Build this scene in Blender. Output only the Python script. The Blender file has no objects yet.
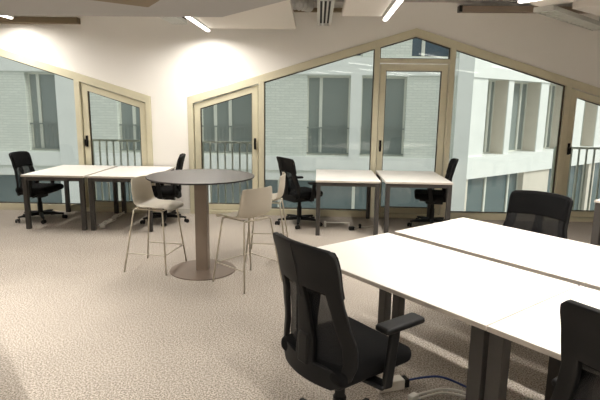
import bpy, bmesh, math, random
from mathutils import Vector, Matrix
random.seed(7)
C = bpy.context.scene.collection
PI = math.pi

# ------------------------------------------------------------------ helpers
def lin(r, g, b):
    def f(c):
        c /= 255.0
        return c / 12.92 if c <= .04045 else ((c + .055) / 1.055) ** 2.4
    return (f(r), f(g), f(b), 1)

MATS = {}
def mat(name, rgb, rough=.6, metal=0, noise=None, bump=None, spec=.5):
    """principled material; noise=(scale, amount) mottles the colour, bump=(scale, strength)"""
    m = bpy.data.materials.new(name); m.use_nodes = True
    nt = m.node_tree; b = nt.nodes['Principled BSDF']
    col = lin(*rgb)
    b.inputs['Base Color'].default_value = col
    b.inputs['Roughness'].default_value = rough
    b.inputs['Metallic'].default_value = metal
    b.inputs['Specular IOR Level'].default_value = spec
    tc = nt.nodes.new('ShaderNodeTexCoord')
    if noise:
        n = nt.nodes.new('ShaderNodeTexNoise'); n.inputs['Scale'].default_value = noise[0]; n.inputs['Detail'].default_value = 3
        nt.links.new(tc.outputs['Object'], n.inputs['Vector'])
        r = nt.nodes.new('ShaderNodeValToRGB')
        lo = [c * (1 - noise[1]) for c in col[:3]] + [1]; hi = [min(1, c * (1 + noise[1])) for c in col[:3]] + [1]
        r.color_ramp.elements[0].color = lo; r.color_ramp.elements[1].color = hi
        r.color_ramp.elements[0].position = .3; r.color_ramp.elements[1].position = .7
        nt.links.new(n.outputs['Fac'], r.inputs['Fac']); nt.links.new(r.outputs['Color'], b.inputs['Base Color'])
    if bump:
        n = nt.nodes.new('ShaderNodeTexNoise'); n.inputs['Scale'].default_value = bump[0]; n.inputs['Detail'].default_value = 2
        nt.links.new(tc.outputs['Object'], n.inputs['Vector'])
        bp = nt.nodes.new('ShaderNodeBump'); bp.inputs['Strength'].default_value = bump[1]; bp.inputs['Distance'].default_value = .01
        nt.links.new(n.outputs['Fac'], bp.inputs['Height']); nt.links.new(bp.outputs['Normal'], b.inputs['Normal'])
    MATS[name] = m
    return m

def emit_mat(name, rgb, strength):
    m = bpy.data.materials.new(name); m.use_nodes = True; nt = m.node_tree
    nt.nodes.remove(nt.nodes['Principled BSDF'])
    e = nt.nodes.new('ShaderNodeEmission'); e.inputs['Color'].default_value = rgb; e.inputs['Strength'].default_value = strength
    nt.links.new(e.outputs[0], nt.nodes['Material Output'].inputs['Surface']); return m

def glass_mat(name, tint, ior=1.45, refl=1.0):
    m = bpy.data.materials.new(name); m.use_nodes = True; nt = m.node_tree
    nt.nodes.remove(nt.nodes['Principled BSDF'])
    t = nt.nodes.new('ShaderNodeBsdfTransparent'); t.inputs['Color'].default_value = tint
    g = nt.nodes.new('ShaderNodeBsdfGlossy'); g.inputs['Roughness'].default_value = 0.0
    fr = nt.nodes.new('ShaderNodeFresnel'); fr.inputs['IOR'].default_value = ior
    mx = nt.nodes.new('ShaderNodeMixShader')
    nt.links.new(fr.outputs[0], mx.inputs[0]); nt.links.new(t.outputs[0], mx.inputs[1]); nt.links.new(g.outputs[0], mx.inputs[2])
    nt.links.new(mx.outputs[0], nt.nodes['Material Output'].inputs['Surface']); return m

class MB:
    """collects shapes, then links them as one mesh object"""
    def __init__(s): s.bm = bmesh.new()
    def box(s, c, d, rz=0, m=None):
        M_ = Matrix.Translation(c) @ Matrix.Rotation(rz, 4, 'Z')
        if m is not None: M_ = Matrix.Translation(c) @ m
        r = bmesh.ops.create_cube(s.bm, size=1, matrix=M_ @ Matrix.Diagonal((d[0], d[1], d[2], 1)))
        return s
    def b2(s, a, b):
        return s.box([(a[i] + b[i]) / 2 for i in range(3)], [abs(b[i] - a[i]) for i in range(3)])
    def beam(s, p, q, w, h):
        """box of width w, height h running from p to q"""
        p = Vector(p); q = Vector(q); d = (q - p); L = d.length; d.normalize()
        up = Vector((0, 0, 1)) if abs(d.z) < .95 else Vector((1, 0, 0))
        y = up.cross(d).normalized(); z = d.cross(y)
        R = Matrix((d, y, z)).transposed().to_4x4()
        bmesh.ops.create_cube(s.bm, size=1, matrix=Matrix.Translation((p + q) / 2) @ R @ Matrix.Diagonal((L, w, h, 1)))
        return s
    def cyl(s, p, q, r0, r1=None, seg=20, caps=True):
        r1 = r0 if r1 is None else r1
        p = Vector(p); q = Vector(q); d = q - p
        R = d.to_track_quat('Z', 'Y').to_matrix().to_4x4()
        bmesh.ops.create_cone(s.bm, cap_ends=caps, segments=seg, radius1=r0, radius2=r1, depth=d.length, matrix=Matrix.Translation((p + q) / 2) @ R)
        return s
    def tube(s, pts, r, seg=8, smooth=0):
        P = [Vector(p) for p in pts]
        for _ in range(smooth):
            Q = [P[0]]
            for a, b in zip(P, P[1:]): Q += [a * .75 + b * .25, a * .25 + b * .75]
            P = Q + [P[-1]]
        rings = []; prev = None
        for i, p in enumerate(P):
            t = (P[min(i + 1, len(P) - 1)] - P[max(i - 1, 0)]).normalized()
            if prev is None:
                a = Vector((0, 0, 1)) if abs(t.z) < .9 else Vector((1, 0, 0))
                n = t.cross(a).normalized()
            else:
                n = (prev - t * prev.dot(t)).normalized()
            prev = n; b = t.cross(n)
            rings.append([s.bm.verts.new(p + r * (math.cos(2 * PI * k / seg) * n + math.sin(2 * PI * k / seg) * b)) for k in range(seg)])
        for A, B in zip(rings, rings[1:]):
            for k in range(seg): s.bm.faces.new((A[k], A[(k + 1) % seg], B[(k + 1) % seg], B[k]))
        s.bm.faces.new(rings[0][::-1]); s.bm.faces.new(rings[-1]); return s
    def prism(s, poly, y0, y1):
        """polygon in (x, z) extruded along y"""
        a = [s.bm.verts.new((x, y0, z)) for x, z in poly]; b = [s.bm.verts.new((x, y1, z)) for x, z in poly]
        return s._sides(a, b)
    def slab(s, poly, z0, z1):
        """polygon in (x, y) extruded along z"""
        a = [s.bm.verts.new((x, y, z0)) for x, y in poly]; b = [s.bm.verts.new((x, y, z1)) for x, y in poly]
        return s._sides(a, b)
    def _sides(s, a, b):
        n = len(a)
        s.bm.faces.new(a); s.bm.faces.new(b[::-1])
        for i in range(n): s.bm.faces.new((a[i], b[i], b[(i + 1) % n], a[(i + 1) % n]))
        return s
    def ring(s, outer, inner, y0, y1):
        n = len(outer)
        V = [[s.bm.verts.new((x, y, z)) for x, z in poly] for poly in (outer, inner) for y in (y0, y1)]
        o0, o1, i0, i1 = V
        for k in range(n):
            j = (k + 1) % n
            s.bm.faces.new((o0[k], o0[j], i0[j], i0[k])); s.bm.faces.new((o1[k], i1[k], i1[j], o1[j]))
            s.bm.faces.new((o0[k], o1[k], o1[j], o0[j])); s.bm.faces.new((i0[k], i0[j], i1[j], i1[k]))
        return s
    def lathe(s, prof, c=(0, 0, 0), seg=48):
        rings = []
        for r, z in prof:
            rings.append([s.bm.verts.new((c[0] + r * math.cos(2 * PI * k / seg), c[1] + r * math.sin(2 * PI * k / seg), c[2] + z)) for k in range(seg)])
        for A, B in zip(rings, rings[1:]):
            for k in range(seg): s.bm.faces.new((A[k], A[(k + 1) % seg], B[(k + 1) % seg], B[k]))
        s.bm.faces.new(rings[0][::-1]); s.bm.faces.new(rings[-1]); return s
    def grid(s, rows, mask=None):
        V = [[s.bm.verts.new(p) for p in row] for row in rows]
        for i in range(len(V) - 1):
            for j in range(len(V[0]) - 1):
                if mask is None or mask(i, j): s.bm.faces.new((V[i][j], V[i][j + 1], V[i + 1][j + 1], V[i + 1][j]))
        loose = [v for v in s.bm.verts if not v.link_faces]
        for v in loose: s.bm.verts.remove(v)
        return s
    def build(s, name, m, parent=None, smooth=False, bevel=0, seg=2, solid=0, off=0, sub=0):
        bmesh.ops.recalc_face_normals(s.bm, faces=s.bm.faces)
        me = bpy.data.meshes.new(name); s.bm.to_mesh(me); s.bm.free()
        me.materials.append(m)
        o = bpy.data.objects.new(name, me); C.objects.link(o)
        if parent: o.parent = parent
        if smooth:
            for p in me.polygons: p.use_smooth = True
        if solid:
            md = o.modifiers.new('Solidify', 'SOLIDIFY'); md.thickness = solid; md.offset = off
        if bevel:
            md = o.modifiers.new('Bevel', 'BEVEL'); md.width = bevel; md.segments = seg; md.limit_method = 'ANGLE'; md.angle_limit = .6
            for p in me.polygons: p.use_smooth = True
            me.set_sharp_from_angle(angle=.7) if not smooth else None
        if sub:
            md = o.modifiers.new('Subdivision', 'SUBSURF'); md.levels = sub; md.render_levels = sub
        return o

def tag(o, label=None, cat=None, group=None, kind=None):
    if label: o['label'] = label
    if cat: o['category'] = cat
    if group: o['group'] = group
    if kind: o['kind'] = kind
    return o
def empty(name, loc=(0, 0, 0), rz=0):
    o = bpy.data.objects.new(name, None); C.objects.link(o); o.empty_display_size = .1
    o.location = loc; o.rotation_euler = (0, 0, rz); return o
KIDS = {}
def copy_tree(o, parent=None):
    c = o.copy(); C.objects.link(c); c.parent = parent
    for ch in [x for x in C.objects if x.parent == o]: copy_tree(ch, c)
    return c

# ------------------------------------------------------------------ materials
white_wall = mat('white_wall_paint', (244, 241, 235), .85, noise=(1.5, .015))
ceil_m = mat('grey_ceiling_plaster', (182, 177, 171), .9)
raft_m = mat('acoustic_panel_face', (218, 212, 204), .9, bump=(180, .1))
raft_grey = mat('grey_acoustic_panel', (172, 169, 166), .9, bump=(180, .1))
brown_m = mat('brown_conduit_and_recess', (128, 112, 88), .8)
gold = mat('champagne_aluminium', (212, 206, 180), .42, metal=.1, noise=(6, .03))
gold_dark = mat('bronze_seal', (70, 58, 40), .7)
black_metal = mat('black_handle_metal', (22, 20, 19), .4, metal=.6)
desk_white = mat('white_desk_laminate', (246, 243, 236), .45, noise=(3, .008))
desk_edge = mat('beige_desk_edging', (206, 198, 188), .6)
leg_m = mat('dark_grey_powder_coat', (66, 63, 60), .55, noise=(20, .05))
fabric_b = mat('black_upholstery', (11, 11, 12), .9, bump=(700, .5), noise=(300, .2), spec=.2)
plastic_b = mat('black_plastic', (12, 12, 13), .55, noise=(40, .05), spec=.35)
plastic_c = mat('charcoal_frame_plastic', (12, 12, 13), .6, noise=(60, .05), spec=.3)
stool_m = mat('beige_polypropylene', (206, 198, 182), .5, noise=(8, .02))
tube_m = mat('beige_tube_steel', (192, 184, 168), .4, metal=.2)
table_top_m = mat('taupe_table_laminate', (84, 79, 78), .42, noise=(30, .03))
table_rim_m = mat('black_table_rim', (36, 34, 33), .5)
table_m = mat('taupe_table_steel', (140, 126, 113), .45, metal=.15, noise=(10, .03))
base_m = mat('taupe_base_steel', (116, 101, 89), .5, noise=(10, .03))
white_plastic = mat('white_plastic', (225, 222, 214), .5)
chrome = mat('chrome_metal', (190, 190, 188), .2, metal=1)
grey_metal = mat('grey_galvanised_metal', (150, 152, 148), .4, metal=.6)
diff_m = mat('diffuser_white_metal', (212, 212, 206), .5)
dark_void = mat('dark_slot', (34, 32, 30), .8)
rail_m = mat('grey_railing_steel', (225, 228, 220), .55)
far_rail = mat('grey_far_railing', (138, 145, 141), .6)
blue_cable = mat('blue_cable_sheath', (40, 62, 120), .5)
foil = mat('silver_duct_foil', (205, 204, 200), .4, metal=.35, bump=(60, 1))
conc = mat('white_concrete', (240, 241, 238), .85, noise=(2, .03))
jamb_m = mat('warm_jamb_concrete', (226, 217, 204), .85, noise=(3, .03))
far_frame = mat('pale_window_frame', (226, 226, 216), .6)
ground_m = mat('courtyard_paving', (150, 150, 146), .9, noise=(1, .1))
glass = glass_mat('window_glass', (.86, .89, .87, 1), 1.55)
lamp_m = emit_mat('warm_led', (1.0, .95, .88, 1), 4.5)

def carpet_mat():
    m = bpy.data.materials.new('beige_carpet'); m.use_nodes = True; nt = m.node_tree; b = nt.nodes['Principled BSDF']
    tc = nt.nodes.new('ShaderNodeTexCoord')
    n1 = nt.nodes.new('ShaderNodeTexNoise'); n1.inputs['Scale'].default_value = 95; n1.inputs['Detail'].default_value = 4; n1.inputs['Roughness'].default_value = .7
    n2 = nt.nodes.new('ShaderNodeTexNoise'); n2.inputs['Scale'].default_value = 1.2
    for n in (n1, n2): nt.links.new(tc.outputs['Object'], n.inputs['Vector'])
    r = nt.nodes.new('ShaderNodeValToRGB'); e = r.color_ramp.elements
    e[0].position = .42; e[0].color = lin(132, 124, 114); e[1].position = .58; e[1].color = lin(216, 206, 194)
    nt.links.new(n1.outputs['Fac'], r.inputs['Fac'])
    mx = nt.nodes.new('ShaderNodeMix'); mx.data_type = 'RGBA'; mx.blend_type = 'MULTIPLY'; mx.inputs[0].default_value = .25
    nt.links.new(r.outputs['Color'], mx.inputs[6]); nt.links.new(n2.outputs['Fac'], mx.inputs[7])
    nt.links.new(mx.outputs[2], b.inputs['Base Color']); b.inputs['Roughness'].default_value = .95; b.inputs['Specular IOR Level'].default_value = .1
    bp = nt.nodes.new('ShaderNodeBump'); bp.inputs['Strength'].default_value = .1; bp.inputs['Distance'].default_value = .006
    nt.links.new(n1.outputs['Fac'], bp.inputs['Height']); nt.links.new(bp.outputs['Normal'], b.inputs['Normal'])
    return m
carpet = carpet_mat()

def brick_mat():
    m = bpy.data.materials.new('white_brick'); m.use_nodes = True; nt = m.node_tree; b = nt.nodes['Principled BSDF']
    tc = nt.nodes.new('ShaderNodeTexCoord'); sp = nt.nodes.new('ShaderNodeSeparateXYZ'); cb = nt.nodes.new('ShaderNodeCombineXYZ')
    nt.links.new(tc.outputs['Object'], sp.inputs[0]); nt.links.new(sp.outputs['X'], cb.inputs['X']); nt.links.new(sp.outputs['Z'], cb.inputs['Y'])
    k = nt.nodes.new('ShaderNodeTexBrick'); k.inputs['Scale'].default_value = 1
    k.inputs['Brick Width'].default_value = .3; k.inputs['Row Height'].default_value = .085; k.inputs['Mortar Size'].default_value = .008
    k.inputs['Color1'].default_value = lin(232, 234, 226); k.inputs['Color2'].default_value = lin(222, 225, 217); k.inputs['Mortar'].default_value = lin(206, 210, 204)
    nt.links.new(cb.outputs[0], k.inputs['Vector']); nt.links.new(k.outputs['Color'], b.inputs['Base Color']); b.inputs['Roughness'].default_value = .85
    return m
brick = brick_mat()

def far_glass():
    m = bpy.data.materials.new('dark_far_glass'); m.use_nodes = True; b = m.node_tree.nodes['Principled BSDF']
    b.inputs['Base Color'].default_value = lin(146, 154, 151); b.inputs['Roughness'].default_value = .12; b.inputs['Specular IOR Level'].default_value = .6  # base colour lightened to carry the reflection haze over the dark panes
    return m
fglass = far_glass()
teal = far_glass(); teal.name = 'teal_far_glass'; teal.node_tree.nodes['Principled BSDF'].inputs['Base Color'].default_value = lin(104, 118, 120)

upper_glass = far_glass(); upper_glass.name = 'blue_far_glass'; upper_glass.node_tree.nodes['Principled BSDF'].inputs['Base Color'].default_value = lin(62, 84, 100)
def mesh_fabric():
    m = bpy.data.materials.new('black_mesh_fabric'); m.use_nodes = True; nt = m.node_tree; b = nt.nodes['Principled BSDF']
    b.inputs['Base Color'].default_value = lin(24, 24, 25); b.inputs['Roughness'].default_value = .8
    t = nt.nodes.new('ShaderNodeBsdfTransparent'); mx = nt.nodes.new('ShaderNodeMixShader'); mx.inputs[0].default_value = .68
    nt.links.new(t.outputs[0], mx.inputs[1]); nt.links.new(b.outputs[0], mx.inputs[2])
    nt.links.new(mx.outputs[0], nt.nodes['Material Output'].inputs['Surface']); return m
mesh_m = mesh_fabric()

# ------------------------------------------------------------------ room shell
WY = 7.72           # inner face of the window wall
ZC = 3.17           # underside of the ceiling slab
PX, PZ, SL = 1.394, 2.811, .302      # gable peak, slope of the gables
GL, GR = PX - 3.371, PX + 3.371
G1P = -2.538 - 3.371                  # peak of the left gable window
G1L = -5.41
def z2(x): return PZ - SL * abs(x - PX)
def z1(x): return PZ - SL * (x - G1P)

tag(MB().b2((-7.2, -5, -.12), (7.2, WY, 0)).build('floor', carpet), kind='structure')
tag(MB().b2((-7.2, -5, ZC), (7.2, WY + .3, ZC + .2)).build('ceiling', ceil_m), kind='structure')
w = MB()
w.prism([(-7.2, 0), (G1L, 0), (G1L, ZC), (-7.2, ZC)], WY, WY + .28)
w.prism([(G1L, z1(G1L)), (-2.538, z1(-2.538)), (-2.538, ZC), (G1L, ZC)], WY, WY + .28)
w.prism([(-2.538, 0), (GL, 0), (GL, ZC), (-2.538, ZC)], WY, WY + .28)
w.prism([(GL, z2(GL)), (PX, PZ), (PX, ZC), (GL, ZC)], WY, WY + .28)
w.prism([(PX, PZ), (GR, z2(GR)), (GR, ZC), (PX, ZC)], WY, WY + .28)
w.prism([(GR, 0), (7.2, 0), (7.2, ZC), (GR, ZC)], WY, WY + .28)
tag(w.build('wall_back', white_wall), kind='structure')
tag(MB().b2((-7.4, -5, 0), (-7.2, WY, ZC)).build('wall_left', white_wall), kind='structure')
tag(MB().b2((7.2, -5, 0), (7.4, WY, ZC)).build('wall_right', white_wall), kind='structure')
tag(MB().b2((-7.2, -5.2, 0), (7.2, -5, ZC)).build('wall_front', white_wall), kind='structure')
tag(MB().b2((-2.535, WY - .014, 0), (GL - .003, WY, .075)).build('baseboard_back', white_plastic, bevel=.004), kind='structure')

# ---- gable windows (frame members, fixed panes, opening sashes)
FY0, FY1 = WY - .025, WY + .10        # frame depth
def pane(name, poly, parent=None):
    return MB().prism(poly, WY + .045, WY + .055).build(name, glass, parent)
FW = .083
w2 = empty('window_2', (0, 0, 0)); tag(w2, kind='structure')
f = MB()
out = [(GL, 0), (GR, 0), (GR, z2(GR)), (PX, PZ), (GL, z2(GL))]
T = .115
inn = [(GL + FW, .06), (GR - FW, .06), (GR - FW, z2(GR - FW) - T), (PX, PZ - T), (GL + FW, z2(GL + FW) - T)]
f.ring(out, inn, FY0, FY1)
def mull(a, b, zf):
    zt = lambda x: zf(x) - T + .01
    f.prism([(a, .05), (b, .05), (b, zt(b)), (a, zt(a))], FY0 + .001, FY1 - .001)
M2 = (-.903, -.818); M3 = (.807, .885); M4 = (1.903, 1.981); M5 = (3.606, 3.691)
for a, b in (M2, M3, M4, M5): mull(a, b, z2)
f.b2((.88, FY0 + .002, 2.322), (1.91, FY1 - .002, 2.382))
for a, b in ((M2[1], M3[0]), (M4[1], M5[0])): f.b2((a - .005, FY0 + .003, .05), (b + .005, FY1 - .003, .10))
f.build('frame', gold, w2, bevel=.003, seg=1)
g = MB()      # dark seals around the fixed panes
def seal(poly, inset=.012):
    cx = sum(p[0] for p in poly) / len(poly); cz = sum(p[1] for p in poly) / len(poly)
    g.ring([(x + (.006 if x < cx else -.006) * -1, z + (.006 if z < cz else -.006) * -1) for x, z in poly],
           [(x + (inset if x < cx else -inset), z + (inset if z < cz else -inset)) for x, z in poly], WY + .02, WY + .06)
pf = lambda a, b, zf, zb: [(a, zb), (b, zb), (b, zf(b) - T), (a, zf(a) - T)]
pL = pf(M2[1], M3[0], z2, .10); pR = pf(M4[1], M5[0], z2, .10)
pT = [(M3[1], 2.382), (M4[0], 2.382), (M4[0], z2(M4[0]) - T), (PX, PZ - T), (M3[1], z2(M3[1]) - T)]
for q in (pL, pR, pT): seal(q)
g.build('seal', gold_dark, w2)
pane('pane', pL, w2); pane('pane', pR, w2); pane('pane', pT, w2)

w1 = empty('window_1', (0, 0, 0)); tag(w1, kind='structure')
f = MB(); R1 = -2.538
out = [(G1L, 0), (R1, 0), (R1, z1(R1)), (G1L, z1(G1L))]
inn = [(G1L + FW, .06), (R1 - FW, .06), (R1 - FW, z1(R1 - FW) - T), (G1L + FW, z1(G1L + FW) - T)]
f.ring(out, inn, FY0, FY1)
M1 = (-3.70, -3.617); mull(M1[0], M1[1], z1)
f.b2((G1L + FW - .005, FY0 + .003, .05), (M1[0] + .005, FY1 - .003, .10))
f.build('frame', gold, w1, bevel=.003, seg=1)
g = MB(); p1 = pf(G1L + FW, M1[0], z1, .10); seal(p1); g.build('seal', gold_dark, w1); pane('pane', p1, w1)

def sash(name, a, b, zt, hx, label):
    """opening glazed door leaf between a and b; zt gives its top edge; hx = which side the handle sits"""
    d = empty(name, (0, 0, 0)); tag(d, kind='structure')
    a += .012; b -= .012; S = .088; S2 = .095
    o = [(a, .068), (b, .068), (b, zt(b)), (a, zt(a))]
    i = [(a + S, .155), (b - S, .155), (b - S, zt(b - S) - S2), (a + S, zt(a + S) - S2)]
    MB().ring(o, i, WY + .012, WY + .085).build('sash_frame', gold, d, bevel=.003, seg=1)
    i2 = [(a + S + .01, .165), (b - S - .01, .165), (b - S - .01, zt(b - S) - S2 - .01), (a + S + .01, zt(a + S) - S2 - .01)]
    MB().ring([(x, z) for x, z in i], i2, WY + .03, WY + .07).build('seal', gold_dark, d)
    pane('pane', i, d)
    x = a + S * .5 if hx < 0 else b - S * .5
    h = MB().b2((x - .016, WY - .004, 1.02), (x + .016, WY + .013, 1.19))
    h.box((x, WY - .022, 1.12), (.02, .04, .02)); h.b2((x - .012, WY - .055, 1.035), (x + .012, WY - .038, 1.135))
    h.build('handle', black_metal, d, bevel=.003)
    return d
sash('door_1', M1[1], R1 - FW, lambda x: z1(x) - T - .012, -1, '')
sash('door_2', GL + FW, M2[0], lambda x: z2(x) - T - .012, 1, '')
sash('door_3', M3[1], M4[0], lambda x: 2.31, -1, '')
sash('door_4', M5[1], GR - FW, lambda x: z2(x) - T - .012, -1, '')

# ---- balcony guard rails outside three of the glazed doors
def railing(x0, x1, label):
    r = empty('balcony_railing', ((x0 + x1) / 2, WY + .24, .02))
    tag(r, label, 'railing', 'barred guard rails outside the sloping glazed doors')
    h = (x1 - x0) / 2
    MB().b2((-h, -.02, 1.07), (h, .02, 1.10)).build('top_rail', rail_m, r)
    MB().b2((-h, -.02, .07), (h, .02, .10)).build('bottom_rail', rail_m, r)
    n = 9
    for k in range(n + 1):
        x = -h + .02 + (2 * h - .04) * k / n
        MB().b2((x - .011, -.011, .085), (x + .011, .011, 1.075)).build('bar', rail_m, r)
    for x in (-h, h): MB().b2((x - .015, -.02, -.02), (x + .015, .02, 1.10)).build('post', rail_m, r)
railing(-3.60, -2.56, 'barred guard rail behind the sloping glass door beside the left white desks')
railing(-1.95, -.86, 'barred guard rail behind the sloping glass door beyond the round table')
railing(3.66, 4.74, 'barred guard rail outside the glass door at the far right window bay')
led = MB()
led.b2((-7.2, WY + .28, -.5), (7.2, WY + .30, 0)); led.b2((-7.2, WY + .10, -.3), (7.2, WY + .45, -.005))
tag(led.build('trim_1', conc), kind='structure')

# ------------------------------------------------------------------ building across the courtyard
FYB = 16.5; CX = 4.611
TH = .6898
e1 = Vector((math.sin(TH), -math.cos(TH), 0)); e2 = Vector((math.cos(TH), math.sin(TH), 0))
bld = empty('courtyard_building', (CX, FYB, 0))
tag(bld, 'pale brick and white concrete building across the courtyard with tall windows', 'building')
# facade facing the windows, local x negative to the left
def facade(name, spans, rows, x0, x1, ztop, zbot, m, parent, depth, mj=None, rz=0):
    """wall slab pierced by window spans on every row; returns nothing"""
    wl = MB()
    xs = sorted(spans)
    zs = sorted(rows)
    # vertical strips between windows
    cur = x0
    for a, b in xs:
        wl.b2((cur, 0, zbot), (a, depth, ztop)); cur = b
    wl.b2((cur, 0, zbot), (x1, depth, ztop))
    for a, b in xs:
        cz = zbot
        for lo, hi in zs:
            wl.b2((a - .001, 0, cz), (b + .001, depth, lo)); cz = hi
        wl.b2((a - .001, 0, cz), (b + .001, depth, ztop))
    o = wl.build(name, m, parent); o.rotation_euler = (0, 0, rz); return o
ROWS = [(-3.2, -.72), (.10, 2.62), (3.22, 5.8)]
SP1 = [(-15.6, -14.15), (-14.15 + 0, -14.14)][:1] + [(-14.151, -13.12), (-11.16, -9.65), (-8.44, -6.75), (-4.98, -3.61), (-3.26, -1.83)]
SP1[0] = (-17.5, -15.6)
facade('brick_wall', SP1, ROWS[1:2], -20, -.28, 2.9, -.5, brick, bld, .32)
SPU = [(-17.5, -15.6), (-14.15, -12.9), (-11.16, -9.65), (-8.44, -6.9), (-4.7, -3.26), (-1.75, -.5)]
facade('brick_wall', SPU, ROWS[2:], -20, -.28, 7.2, 2.9, brick, bld, .32)
LOW1 = [(-19.5, -13.2), (-12.4, -8.7), (-8.2, -.45)]
facade('lower_wall', LOW1, ROWS[:1], -20, -.28, -.5, -3.9, conc, bld, .32)
def far_window(x0, x1, z0, z1_, parent, y, muls, gm, rz=0, org=(0, 0)):
    fr = MB()
    fr.ring([(x0, z0), (x1, z0), (x1, z1_), (x0, z1_)], [(x0 + .05, z0 + .05), (x1 - .05, z0 + .05), (x1 - .05, z1_ - .05), (x0 + .05, z1_ - .05)], y, y + .07)
    for q in muls: fr.b2((q - .05, y - .02, z0 + .04), (q + .05, y + .07, z1_ - .04))
    o = fr.build('window', far_frame, parent); o.rotation_euler = (0, 0, rz)
    MB().b2((x0 + .01, y + .03, z0 + .01), (x1 - .01, y + .05, z1_ - .01)).build('pane', gm, o)
    return o
for k, (a, b) in enumerate(SP1):
    for r_, (lo, hi) in enumerate(ROWS):
        if r_ == 0: continue
        if r_ == 2: a, b = SPU[k]
        q = [a + (b - a) * (.32 if k != 3 else .27)]
        if k == 3: q.append(a + (b - a) * .56)
        o = far_window(a, b, lo, hi, bld, .20, q, fglass if r_ < 2 else upper_glass)
        if r_ == 1:
            rl = MB()
            rl.b2((a, .12, lo + .86), (b, .15, lo + .90)); rl.b2((a, .12, lo + .05), (b, .15, lo + .08))
            n = int((b - a) / .13)
            for t in range(1, n): rl.b2((a + (b - a) * t / n - .01, .125, lo + .05), (a + (b - a) * t / n + .01, .145, lo + .88))
            rl.build('guard_bars', far_rail, o)
for a, b in LOW1: far_window(a, b, -3.2, -.72, bld, .2, [a + (b - a) * t for t in (.3, .62)], teal)
# white bands and piers of that side
bn = MB()
bn.b2((-20, -.05, 2.66), (-.25, .02, 3.19)); bn.b2((-20, -.05, -.40), (-.25, .02, .06)); bn.b2((-20, -.05, 5.9), (-.25, .02, 6.4))
bn.build('spandrel', conc, bld)
for a, b, q, r_ in ((-.28, .2, -.12, .4), (-13.12, -12.5, -.06, .05)):
    MB().b2((a, q, -3.9), (b, r_, 7.2)).build('pier', conc, bld)
MB().b2((-3.61, -.06, -.02), (-3.26, .05, 2.70)).build('pier', conc, bld)
# second side, receding to the right along e2; local x runs along it, local y into the building
ang = math.atan2(e2.y, e2.x)
SP2 = [(1.16, 2.42), (2.74, 4.60), (5.17, 6.75), (8.22, 9.53), (10.6, 12.0), (13.2, 14.6)]
LOW2 = [(.5, 4.0), (5.9, 9.4), (10.0, 14.6)]
side = MB(); D2 = .5
cur = .05
for a, b in SP2: side.b2((cur, 0, .10), (a, D2, 2.64)); side.b2((cur, 0, 3.25), (a, D2, 5.8)); cur = b
side.b2((cur, 0, .10), (16, D2, 2.64)); side.b2((cur, 0, 3.25), (16, D2, 5.8))
cur = .05
for a, b in LOW2: side.b2((cur, 0, -3.9), (a, D2, -.6)); cur = b
side.b2((cur, 0, -3.9), (16, D2, -.6))
o = side.build('side_wall', jamb_m, bld); o.rotation_euler = (0, 0, ang)
cur = .05      # white fronts of the piers
for a, b in SP2 + [(16, 17)]:
    for lo, hi in ((.10, 2.64), (3.25, 5.8)):
        o = MB().b2((cur, -.04, lo), (a, 0, hi)).build('pier_front', conc, bld); o.rotation_euler = (0, 0, ang)
    cur = b
sp = MB(); sp.b2((.05, -.10, -.62), (16, D2, .10)); sp.b2((.05, -.10, 2.64), (16, D2, 3.25)); sp.b2((.05, -.10, 5.8), (16, D2, 7.2))
for k in range(9): sp.b2((.5 + k * 1.5, -.115, -.3), (.7 + k * 1.5, -.10, -.29))
o = sp.build('side_spandrel', conc, bld); o.rotation_euler = (0, 0, ang)
for a, b in SP2:
    far_window(a, b, .10, 2.64, bld, D2 - .02, [a + (b - a) * .75], fglass, ang)
    far_window(a, b, 3.25, 5.8, bld, D2 - .02, [a + (b - a) * .6], fglass, ang)
for a, b in LOW2: far_window(a, b, -3.9, -.6, bld, .2, [a + (b - a) * t for t in (.38, .8)], teal, ang)
MB().b2((-20, .35, -3.9), (.2, 4, 7.2)).build('core', jamb_m, bld)
o = MB().b2((.3, .62, -3.9), (16, 3.5, 7.2)).build('core', jamb_m, bld); o.rotation_euler = (0, 0, ang)
tag(MB().b2((-30, WY + .3, -4.1), (30, 40, -3.9)).build('ground', ground_m), kind='structure')

# ------------------------------------------------------------------ ceiling panels, lamps, ducts
def panel(poly, z, label, m, th=.07):
    cx = sum(p[0] for p in poly) / len(poly); cy = sum(p[1] for p in poly) / len(poly)
    o = empty('ceiling_panel', (cx, cy, z)); tag(o, label, 'ceiling panel', 'suspended acoustic ceiling panels')
    loc = [(x - cx, y - cy) for x, y in poly]
    MB().slab(loc, 0, th).build('board', m, o, bevel=.004, seg=1)
    hg = MB()
    for x, y in loc: hg.cyl((x * .6, y * .6, th), (x * .6, y * .6, ZC - z), .004, seg=8)
    hg.build('hanger', grey_metal, o)
    return o
def v2(p): return (p.x, p.y)
S0 = Vector((.6088, 3.8533, 0))          # near-left corner of the far row of the near desk block
def nl(a, b): return S0 + e1 * a + e2 * b
A0 = Vector((-1.04, 5.60, 0))
pA = panel([(-6.8, 5.66), (-1.04, 5.60), v2(A0 + e1 * 3.4), (-.2, 1.2), (-6.8, 1.2)], 2.60, 'wide grey ceiling panel above the left half of the room with a diagonal end', raft_grey)
mB = panel([(-1.54, 7.37), (-.335, 7.37), (-.31, 5.1), (-1.54, 5.1)], 2.735, 'pale ceiling panel right of the lamp above the round table', raft_m)
mC = panel([(.25, 6.30), (.715, 6.30), (.715, 4.0), (.25, 4.0)], 2.735, 'narrow pale ceiling panel left of the lamp above the centre desks', raft_m)
L4 = Vector((1.93, 5.28, 0))
panel([v2(L4 + e2 * .06 - e1 * .02), v2(L4 + e2 * .50 - e1 * .06), v2(L4 + e2 * .50 + e1 * 2.2), v2(L4 + e2 * .06 + e1 * 2.2)], 2.735, 'pale ceiling panel right of the lamp over the near desks', raft_m)
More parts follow.
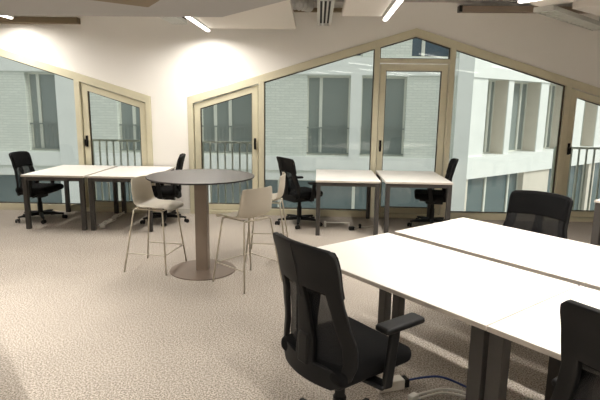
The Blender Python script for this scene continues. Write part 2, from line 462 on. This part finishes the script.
R2 = Vector((2.66, 5.74, 0))
panel([v2(R2), v2(R2 + e2 * 1.6), v2(R2 + e2 * 1.6 + e1 * 1.3), v2(R2 + e1 * 1.3)], 2.735, 'pale ceiling panel behind the slatted diffuser at the upper right corner', raft_m)
recess = MB().slab([(-1.638, 5.009), (-1.453, 4.724), (-1.2, 4.3), (-2.9, 4.0)], 2.588, 2.602)  # brown sheet under the board, coloured to stand for a dark opening
recess = recess.build('recess_sheet', brown_m, pA); recess.location = -pA.location

def lamp(p, d, L, z, label, power=22, spread=106):
    o = empty('ceiling_lamp', (p[0], p[1], z), math.atan2(d[1], d[0])); tag(o, label, 'lamp', 'linear ceiling lamps')
    MB().b2((0, -.026, 0), (L, .026, .022)).build('diffuser', lamp_m, o, bevel=.01)
    MB().b2((-.01, -.03, .022), (L + .01, .03, .075)).build('housing', diff_m, o, bevel=.003)
    al = bpy.data.lights.new('led_strip', 'AREA'); al.shape = 'RECTANGLE'; al.size = L - .04; al.size_y = .045
    al.energy = power; al.spread = math.radians(spread); al.color = (1.0, .95, .88)
    ao = bpy.data.objects.new('led_strip', al); C.objects.link(ao); ao.parent = o; ao.location = (L / 2, 0, -.004)
    hg = MB()
    for x in (.15, L - .15): hg.cyl((x, 0, .075), (x, 0, ZC - z), .004, seg=8)
    hg.build('hanger', grey_metal, o)
    return o
lamp((-1.585, 6.15), (0, 1), 1.3, 2.70, 'lit linear lamp slanting above the round table beside the pale panel', 31, 165)
lamp((-4.42, 6.1), (0, 1), 1.35, 2.85, 'lit lamp end just showing above the left white desks', 31, 165)
lamp((.775, 5.0), (0, 1), 1.4, 2.70, 'lit linear lamp slanting above the two centre white desks', 22, 130)
lamp(L4, e1, 1.3, 2.70, 'lit lamp end above the near desks at the upper right')
# rows over the near desk block (mirrored in the window panes) and over the rest of the room
for b in (-.76, .13, 1.15):
    for a in (-.09, 1.55, 3.1):
        if b > 1 and a < 0: continue
        lamp(nl(a, b), e1, 1.3, 2.615, 'lit lamp in the rows above the near white desks', 11, 124)
ROW4 = [v2(nl(q, -3.47)) for q in (-.6, .9, 2.4)]
for x, y in ((-2.9, 4.2), (-4.9, 4.25), (-5.0, 1.0), (.2, .2), (2.2, -1.2), (-2, -2), (4.3, 2.4), (-4.8, -2.2), v2(nl(-.6, -3.47)), v2(nl(.9, -3.47)), v2(nl(2.4, -3.47))):
    lamp((x, y), e1, 1.3, 2.565 if y > 1.1 and x < -.2 else 2.70, 'lit lamp over the open floor behind the viewpoint', 15 if (x, y) in ROW4 else 23, 106)

def slats(name, L, W, n, loc, rz, label, cross=False):
    o = empty(name, loc, rz); tag(o, label, 'air diffuser')
    MB().ring([(0, -W / 2), (L, -W / 2), (L, W / 2), (0, W / 2)], [(.012, -W / 2 + .012), (L - .012, -W / 2 + .012), (L - .012, W / 2 - .012), (.012, W / 2 - .012)], 0, .05).build('frame', diff_m, o)
    for c in [c for c in C.objects if c.parent == o]: c.rotation_euler = (PI / 2, 0, 0); c.location = (0, 0, .0); 
    MB().b2((.01, -W / 2 + .01, .035), (L - .01, W / 2 - .01, .055 if cross else .12)).build('plenum', grey_metal if cross else dark_void, o)
    for k in range(n):
        if cross:
            x = L * (k + .5) / n; MB().b2((x - .022, -W / 2 + .01, .004), (x + .022, W / 2 - .01, .03)).build('slat', diff_m, o)
        else:
            y = -W / 2 + W * (k + .5) / n; MB().b2((.01, y - W / n * .22, .004), (L - .01, y + W / n * .22, .03)).build('slat', diff_m, o)
    hg = MB()
    for x in (.1, L - .1): hg.cyl((x, 0, .1), (x, 0, ZC - loc[2]), .004, seg=8)
    hg.build('hanger', grey_metal, o)
    return o
slats('air_diffuser', 1.75, .19, 4, (.055, 5.75, 2.80), PI / 2, 'white slotted air diffuser between two pale ceiling panels at top centre')
slats('air_diffuser', .85, .22, 5, (-1.98, 6.55, 2.79), PI / 2, 'white slotted air diffuser left of the lamp above the round table')
slats('air_diffuser', 1.9, .22, 14, (2.44, 5.93, 2.745), math.radians(45), 'grey air diffuser with cross slats at the upper right', True)
dp = [(-.75, 6.2, 2.99), (-.6, 6.5, 2.99), (-.4, 6.8, 2.98), (-.2, 6.95, 2.98), (-.14, 7.02, 2.98)]
du = MB()
P = [Vector(p) for p in dp]
for a, b in zip(P, P[1:]):
    for k in range(4):
        p = a.lerp(b, k / 4); q = a.lerp(b, (k + 1) / 4); m_ = (p + q) / 2
        du.cyl(p, m_, .07, .082, seg=20); du.cyl(m_, q, .082, .07, seg=20)
du = du.build('flexible_duct', foil); tag(du, 'crinkled silver flexible duct above the pale panel at top centre', 'duct')
def bar(x0, x1, z0, z1_, m, label, cap=None):
    o = empty('wall_conduit', (x0, WY - .06, z0)); tag(o, label, 'conduit')
    MB().b2((0, -.05, 0), (x1 - x0, .058, z1_ - z0)).build('casing', m, o, bevel=.004)
    if cap: MB().b2((-.03, -.052, -.002), (.015, .058, z1_ - z0 + .002)).build('end_cap', black_metal, o)
bar(-6.5, -3.54, 2.825, 2.91, brown_m, 'brown boxed conduit on the wall above the left window')
conduit_m = mat('taupe_conduit', (150, 134, 118), .7)
bar(1.99, 3.9, 3.03, 3.11, conduit_m, 'taupe boxed conduit with black end along the wall at upper right', True)
bar(-.6, .75, 3.02, 3.065, brown_m, 'thin brown conduit on the wall behind the slotted diffuser at top centre')

# ------------------------------------------------------------------ desks
def make_desk(L, W, H, leg=.058, label='', group=None):
    """local x: long side, local y: short side; origin at the corner on the floor"""
    r = empty('desk'); tag(r, label, 'desk', group)
    MB().b2((0, 0, H - .026), (L, W, H)).build('tabletop', desk_white, r, bevel=.002, seg=1)
    ed = MB().ring([(0, 0), (L, 0), (L, W), (0, W)], [(.0015, .0015), (L - .0015, .0015), (L - .0015, W - .0015), (.0015, W - .0015)], 0, 1)
    ed.bm.free()
    e = MB(); t = .0012
    e.b2((-t, -t, H - .0255), (L + t, 0, H - .003)); e.b2((-t, W, H - .0255), (L + t, W + t, H - .003)); e.b2((-t, 0, H - .0255), (0, W, H - .003)); e.b2((L, 0, H - .0255), (L + t, W, H - .003))
    e.build('edging', desk_edge, r)
    q = .008
    for x in (q, L - q - leg):
        for y in (q, W - q - leg):
            MB().b2((x, y, 0), (x + leg, y + leg, H - .026)).build('leg', leg_m, r, bevel=.003)
    fr = MB()
    for x in (q + .004, L - q - leg + .004): fr.b2((x, q + leg, H - .026 - .05), (x + leg - .008, W - q - leg, H - .026))
    for y in (W * .3, W * .7): fr.b2((q + leg, y - .02, H - .06), (L - q - leg, y + .02, H - .026))
    fr.build('frame', leg_m, r, bevel=.002)
    return r
HT = .74
# wall desks: long side runs away from the camera (rotate local x to +Y)
YF, YB = 6.50, 7.665
d0 = None
wall_desks = [(-3.92, -3.083, 'white desk with dark legs farthest left, leftmost black chair at it'),
              (-3.032, -2.185, 'white desk with dark legs between the leftmost desk and the white wall'),
              (-.017, .822, 'white desk with dark legs left of the seam before the central glass door'),
              (.885, 1.750, 'white desk with dark legs below the central glass door, chair at its right')]
for x0, x1, lab in wall_desks:
    d = make_desk(YB - YF, x1 - x0, HT, .056, lab, 'white desks against the windows')
    d.location = (x1, YF, 0); d.rotation_euler = (0, 0, PI / 2)
NW = .89; NG = .075; NLN = 1.415
rzn = math.atan2(e1.y, e1.x)
for a, b, lab in ((0, -NG - NW, 'large near white desk with the black armchair at its edge'),
                  (NLN + .008, -NG - NW, 'near white desk at the bottom right with a black chair cut by the frame'),
                  (0, 0, 'farther white desk of the near block, its left corner toward the windows'),
                  (NLN + .008, 0, 'farther white desk of the near block running out at the right edge')):
    d = make_desk(NLN, NW, HT, .07, lab, 'white desks in the near angled block')
    p = nl(a, b); d.location = (p.x, p.y, 0); d.rotation_euler = (0, 0, rzn)
for a in (-1.45, -.03, 1.39):
    d = make_desk(NLN, .89, HT, .07, 'white desk beyond the lower left edge whose shadow darkens the corner of the carpet', 'white desks beyond the lower left edge')
    p = nl(a, -2.80 - .89); d.location = (p.x, p.y, 0); d.rotation_euler = (0, 0, rzn)
d = make_desk(1.4, .8, HT, .075, 'dark-legged white desk just showing at the right edge of the view', 'white desks in the angled block beyond')
d.location = (2.97, 5.44, 0); d.rotation_euler = (0, 0, rzn)

# ------------------------------------------------------------------ round table
rt = empty('round_table', (-1.165, 5.0, 0)); tag(rt, 'tall round taupe bar table on a single square column', 'table')
MB().lathe([(.50, .967), (.528, .971), (.533, .977), (.533, .983)], seg=72).build('table_rim', table_rim_m, rt)
MB().lathe([(.5325, .9825), (.5325, .986), (.529, .987)], seg=72).build('tabletop', table_top_m, rt)
MB().b2((-.06, -.06, .012), (.06, .06, .968)).build('column', table_m, rt, bevel=.004)
MB().lathe([(.335, 0), (.338, .004), (.335, .010), (.12, .016)], seg=72).build('base', base_m, rt)

# ------------------------------------------------------------------ bar stools
def interp(t, pts):
    for (a, va), (b, vb) in zip(pts, pts[1:]):
        if t <= b:
            k = (t - a) / (b - a); k = k * k * (3 - 2 * k) * .5 + k * .5
            return va + (vb - va) * k
    return pts[-1][1]
def make_stool():
    r = empty('bar_stool')
    prof = [(.245, .632), (.235, .648), (.19, .660), (.08, .655), (-.04, .650), (-.11, .660), (-.155, .695), (-.172, .755), (-.180, .83), (-.184, .91), (-.185, .945)]
    # smooth the profile
    P = [Vector((x, 0, z)) for x, z in prof]
    for _ in range(2):
        Q = [P[0]]
        for a, b in zip(P, P[1:]): Q += [a * .75 + b * .25, a * .25 + b * .75]
        P = Q + [P[-1]]
    rows = []; n = len(P)
    for i, p in enumerate(P):
        t = i / (n - 1)
        hw = interp(t, [(0, .165), (.06, .185), (.3, .21), (.55, .215), (.75, .205), (.93, .185), (1, .155)])
        row = []
        for k in range(17):
            u = -1 + 2 * k / 16
            y = hw * u
            seat = interp(t, [(0, 0), (.15, .5), (.5, 1), (.7, .3), (1, 0)]); back = interp(t, [(0, 0), (.4, 0), (.65, 1), (1, .8)])
            row.append((p.x + back * .055 * abs(u) ** 2.5, y, p.z + seat * .035 * abs(u) ** 3 - (.018 * u ** 4 if i == n - 1 else 0)))
        rows.append(row)
    MB().grid(rows).build('seat_shell', stool_m, r, smooth=True, solid=.008, off=0, sub=1)
    tops = {}; feet = {}
    for sx in (1, -1):
        for sy in (1, -1):
            tops[sx, sy] = Vector((.155 * sx + .015, .165 * sy, .632)); feet[sx, sy] = Vector((.228 * sx, .245 * sy, .004))
            MB().tube([(tops[sx, sy].x - .02 * sx, tops[sx, sy].y - .03 * sy, .640), tops[sx, sy], tops[sx, sy].lerp(feet[sx, sy], .05), feet[sx, sy]], .0085, 10).build('leg', tube_m, r, smooth=True)
    k = .69
    pt = {q: tops[q].lerp(feet[q], k) for q in tops}
    for a, b in (((1, 1), (-1, 1)), ((1, -1), (-1, -1)), ((1, 1), (1, -1))):
        MB().cyl(pt[a], pt[b], .006, seg=10).build('footrest', tube_m, r, smooth=False)
    br = MB()
    for sx in (1, -1): br.cyl(tops[sx, 1] + Vector((0, -.03, .008)), tops[sx, -1] + Vector((0, .03, .008)), .008, seg=10)
    for sy in (1, -1): br.cyl(tops[1, sy] + Vector((0, -.03 * sy, .008)), tops[-1, sy] + Vector((0, -.03 * sy, .008)), .008, seg=10)
    br.build('underframe', tube_m, r)
    return r
st = make_stool()
stools = [((-1.675, 5.065), -9, 'beige bar stool on the left of the round table facing it'),
          ((-.655, 4.68), 139.5, 'beige bar stool in front of the round table with its back to the viewer'),
          ((-.54, 5.56), 180, 'beige bar stool half hidden behind the nearer stool right of the round table')]
for i, (p, a, lab) in enumerate(stools):
    o = st if i == 0 else copy_tree(st)
    o.location = (p[0], p[1], 0); o.rotation_euler = (0, 0, math.radians(a)); tag(o, lab, 'stool', 'beige stools around the round table')

# ------------------------------------------------------------------ task chairs
def make_chair(lift=0.0, top=.985, ws=1.0, zoff=-.045, vh=.69, arm=.22):
    """local +x is forward"""
    r = empty('office_chair')
    sz = .415 + lift
    st_ = MB().box((.025, 0, sz + .045), (.47, .49, .085)).build('seat', fabric_b, r, smooth=True, bevel=.038, seg=4)
    MB().box((.0, 0, sz - .008), (.38, .40, .03)).build('seat_pan', plastic_b, r, bevel=.012)
    MB().box((-.02, 0, sz - .05), (.24, .15, .06)).build('tilt_mechanism', plastic_b, r, bevel=.012)
    MB().tube([(.03, -.06, sz - .045), (.05, -.2, sz - .05), (.05, -.25, sz - .055)], .007).build('lever', plastic_b, r)
    MB().cyl((0, 0, .10), (0, 0, sz - .06), .026).cyl((0, 0, .08), (0, 0, .26), .034).build('gas_lift', plastic_b, r, bevel=.003)
    MB().lathe([(.035, .062), (.05, .075), (.05, .115), (.036, .128)], seg=24).build('base_hub', plastic_b, r)
    for k in range(5):
        a = 2 * PI * k / 5 + .33
        c, s_ = math.cos(a), math.sin(a)
        lg = MB(); rows = []
        for t in range(6):
            rr = .03 + .285 * t / 5; wd = .027 - .010 * t / 5; zt = .118 - .030 * (t / 5) ** 1.5; zb = .072 - .002 * t / 5
            rows.append([(rr * c - wd * s_ * q, rr * s_ + wd * c * q, z) for q, z in ((-1, zb), (-1, zt - .01), (-.55, zt), (.55, zt), (1, zt - .01), (1, zb), (-1, zb))])
        lg.grid(rows); lg.bm.faces.new([lg.bm.verts.new(p) for p in rows[-1][:-1]]) 
        bmesh.ops.remove_doubles(lg.bm, verts=lg.bm.verts, dist=1e-5)
        lo = lg.build('leg', plastic_b, r)
        cs = MB(); cx, cy = .30 * c, .30 * s_
        tx, ty = math.cos(a + .9), math.sin(a + .9)
        for q in (-1, 1):
            w0 = Vector((cx + .022 * c, cy + .022 * s_, .0275)) + Vector((-ty, tx, 0)) * .011 * q; w1 = w0 + Vector((-ty, tx, 0)) * .016 * q
            cs.cyl(w0, w1, .0275, seg=20)
        cs.cyl((cx, cy, .03), (cx, cy, .085), .008, seg=10); cs.box((cx + .01 * c, cy + .01 * s_, .044), (.04, .026, .022), a)
        cs.build('caster', plastic_b, lo, bevel=.004)
    # backrest surface
    z0, z1_ = sz + zoff, top
    W_ = [(0, .165), (.04, .205), (.10, .244), (.20, .262), (.32, .258), (.48, .232), (.62, .215), (.8, .216), (.93, .218), (.97, .213), (1, .192)]
    X_ = [(0, -.232), (.12, -.226), (.30, -.218), (.55, -.236), (.8, -.270), (1, -.305)]
    def P(u, v, off=0):
        y = interp(v, W_) * u * ws
        return (interp(v, X_) + 1.1 * y * y + off, y, z0 + v * (z1_ - z0) - .010 * u * u * v)
    vs = [0, .03, .06, .10, .14, .17, .20, .25, .30, .35, .40, .45, .50, .55, .60, .64, vh, (vh + .82) / 2, .82, .88, .92, .95, .97, .985, 1.0]
    def us(v):
        k = min(1, max(0, (v - .14) / (vh - .14)))
        sp_ = .20 - .09 * k + .05 * (1 - k); ra = .80 - .12 * k
        L_ = []
        for a, b, n in ((-1, -ra, 3), (-ra, -sp_, 4), (-sp_, sp_, 4), (sp_, ra, 4), (ra, 1, 3)):
            L_ += [a + (b - a) * i / n for i in range(n)]
        return L_ + [1]
    rows = [[P(u, v) for u in us(v)] for v in vs]
    def mask(i, j):
        hole = 3 <= j < 7 or 11 <= j < 15
        return not (hole and .14 <= vs[i] < vh)
    bk = MB().grid(rows, mask).build('backrest', plastic_c, r, smooth=True, solid=.024, off=0, bevel=.004)
    rows = [[P(u * .90, .08 + (vh - .07) * v / 12, .026) for u in [-1 + k / 6 for k in range(13)]] for v in range(13)]
    MB().grid(rows).build('mesh_panel', mesh_m, bk, smooth=True, solid=.003)
    rows = [[P(u * .95, vh - .03 + (1.01 - vh) * v / 10, .022) for u in [-1 + k / 6 for k in range(13)]] for v in range(11)]
    MB().grid(rows).build('head_panel', fabric_b, bk, smooth=True, solid=.018)
    MB().tube([P(0, .60, -.014), P(0, .80, -.0135), P(0, .985, -.0125)], .0035, 6).build('seam', plastic_b, bk)
    sup = MB()
    for a, b in (((-.06, 0, sz - .045), (-.20, 0, sz - .025)), ((-.20, 0, sz - .03), (-.232, 0, sz + .08)), ((-.232, 0, sz + .05), (-.226, 0, sz + .20))): sup.beam(a, b, .07, .026)
    sup.build('back_support', plastic_b, r, bevel=.008)
    for sy in (1, -1):
        ar = MB()
        ar.beam((.0, .12 * sy, sz - .028), (.03, .285 * sy, sz - .028), .07, .022)
        ar.beam((.03, .283 * sy, sz - .035), (.065, .287 * sy, sz + arm - .015), .026, .055)
        ar = ar.build('armrest', plastic_b, r, bevel=.008)
        MB().box((.10, .285 * sy, sz + arm), (.25, .085, .032)).build('arm_pad', plastic_b, ar, smooth=True, bevel=.014, seg=3)
    return r
ca = make_chair(0, .985)
cb = make_chair(.05, 1.112, 1.03, -.02, arm=.262)
cd = make_chair(.05, 1.10, 1.0, -.025, arm=.19)
cc = make_chair(.02, 1.032, 1.13, -.045, .74, .205)
def place(o, x, y, deg, label, group):
    o.location = (x, y, 0); o.rotation_euler = (0, 0, math.radians(deg)); tag(o, label, 'chair', group)
GW = 'black task chairs at the desks by the windows'; GN = 'black task chairs at the near desks'
place(ca, -4.03, 7.10, -2, 'black mesh-back office chair at the outer side of the farthest left desk', GW)
place(copy_tree(ca), -2.20, 7.12, 193, 'black office chair behind the round table, against the white wall', GW)
place(copy_tree(ca), -.25, 7.16, 34, 'black office chair left of the centre desks, seen past the beige stools', GW)
place(copy_tree(ca), 1.66, 7.20, 170, 'black office chair right of the centre desks, before the glass', GW)
p = nl(.605, .815)
place(cc, p.x, p.y, math.degrees(math.atan2(-e2.y, -e2.x)) + 4, 'black office chair across the near desks, only its backrest showing above the white top', GN)
place(cb, .135, 2.33, 38.5, 'large black office chair in the foreground with its mesh back to the viewer', GN)
p = nl(2.085, -1.03)
o = cd; place(o, p.x, p.y, 39, 'black office chair cut off by the bottom right corner', GN)

# ------------------------------------------------------------------ floor clutter under the desks
pb = empty('power_box', (.50, 2.86, 0), math.radians(20)); tag(pb, 'white floor power box with black socket end under the near desk', 'power box')
MB().b2((-.12, -.035, 0), (.05, .035, .062)).build('box_body', white_plastic, pb, bevel=.004)
MB().b2((.05, -.03, .004), (.085, .03, .056)).build('socket', plastic_b, pb, bevel=.004)
def cable(name, pts, r, m, label):
    return tag(MB().tube(pts, r, 8, 3).build(name, m, smooth=True), label, 'cable')
cable('cable', [(.585, 2.90, .03), (.68, 2.93, .035), (.80, 2.93, .05), (.93, 2.84, .03), (1.08, 2.74, .012), (1.3, 2.6, .012)], .007, blue_cable, 'blue network cable running from the white power box behind the desk legs')
cable('cable', [(.60, 2.76, .012), (.68, 2.80, .012), (.78, 2.82, .03), (.90, 2.79, .03), (1.05, 2.70, .012), (1.25, 2.56, .012)], .008, white_plastic, 'upper white cable arching over the carpet by the near desk legs')
cable('cable', [(.62, 2.73, .012), (.70, 2.775, .012), (.79, 2.79, .022), (.92, 2.75, .02), (1.07, 2.66, .012), (1.22, 2.52, .012)], .007, white_plastic, 'lower white cable arching over the carpet by the near desk legs')
MBc = MB().box((.59, 2.735, .018), (.06, .04, .034), math.radians(40)).build('plug', white_plastic, bevel=.006); tag(MBc, 'white plug lying at the end of the white cables on the carpet', 'plug')

pr_ = empty('cable_tray', (.30, 7.02, 0)); tag(pr_, 'white U-shaped cable tray standing on the carpet under the centre left desk', 'cable tray')
MB().b2((-.17, -.02, .06), (.17, .02, .07)).build('tray', white_plastic, pr_, bevel=.002)
MB().b2((-.19, -.025, 0), (-.16, .025, .08)).build('end_plate', white_plastic, pr_, bevel=.002)
MB().b2((.155, -.02, 0), (.175, .02, .07)).build('end_plate', white_plastic, pr_, bevel=.002)
pd = MB().box((.49, 6.86, .025), (.075, .06, .05), .2).build('power_adapter', plastic_b, bevel=.008); tag(pd, 'black power adapter on the carpet beside the white cable tray', 'adapter')
pd = MB().box((.615, 6.98, .03), (.03, .05, .06), .2).build('plug', plastic_b, bevel=.006); tag(pd, 'small black plug standing right of the black power adapter', 'plug')
cable('cable', [(.52, 6.88, .02), (.56, 6.95, .01), (.6, 6.99, .02), (.68, 7.02, .012), (.78, 7.06, .012), (.86, 7.2, .012)], .006, white_plastic, 'white cable trailing from the black plug under the centre desks')
# crumpled cable bundle under the second left desk
bun = MB()
random.seed(3)
for k in range(7):
    pts = []
    for t in range(9):
        q = t / 8
        pts.append((-2.94 - .03 * q + random.uniform(-.05, .05), 6.68 + .70 * q + random.uniform(-.10, .10), .012 + random.random() * .05))
    bun.tube(pts, .006, 7, 2)
bun.box((-2.93, 6.66, .03), (.07, .06, .055), .5)
tag(bun.build('cable_bundle', white_plastic, smooth=True), 'tangled white cable bundle on the carpet under the second left desk', 'cables')

# ------------------------------------------------------------------ light and camera
wd = bpy.data.worlds.new('overcast_sky'); bpy.context.scene.world = wd; wd.use_nodes = True
bg = wd.node_tree.nodes['Background']; bg.inputs['Color'].default_value = (.97, 1.0, .99, 1); bg.inputs['Strength'].default_value = .64
sn = bpy.data.lights.new('hazy_sun', 'SUN'); sn.energy = 2.5; sn.angle = math.radians(25); sn.color = (1, .97, .92)
so = bpy.data.objects.new('hazy_sun', sn); C.objects.link(so)
so.rotation_euler = Vector((.80, -.10, .55)).to_track_quat('Z', 'Y').to_euler()

cam = bpy.data.cameras.new('camera'); co = bpy.data.objects.new('camera', cam); C.objects.link(co)
rx = Vector((.999249, .036249, .013687)); up = Vector((-.020111, .183277, .982856)); fw = Vector((-.033119, .982393, -.183869))
R = Matrix((rx, up, -fw)).transposed()
co.matrix_world = Matrix.Translation((0, 0, 1.6933)) @ R.to_4x4()
cam.sensor_width = 36; cam.lens = 506.3577 / 600 * 36; cam.clip_start = .05
sc = bpy.context.scene; sc.camera = co
sc.view_settings.view_transform = 'Standard'; sc.view_settings.look = 'None'; sc.view_settings.gamma = 1
sc.view_settings.use_curve_mapping = False
sc.view_settings.exposure = 0.52
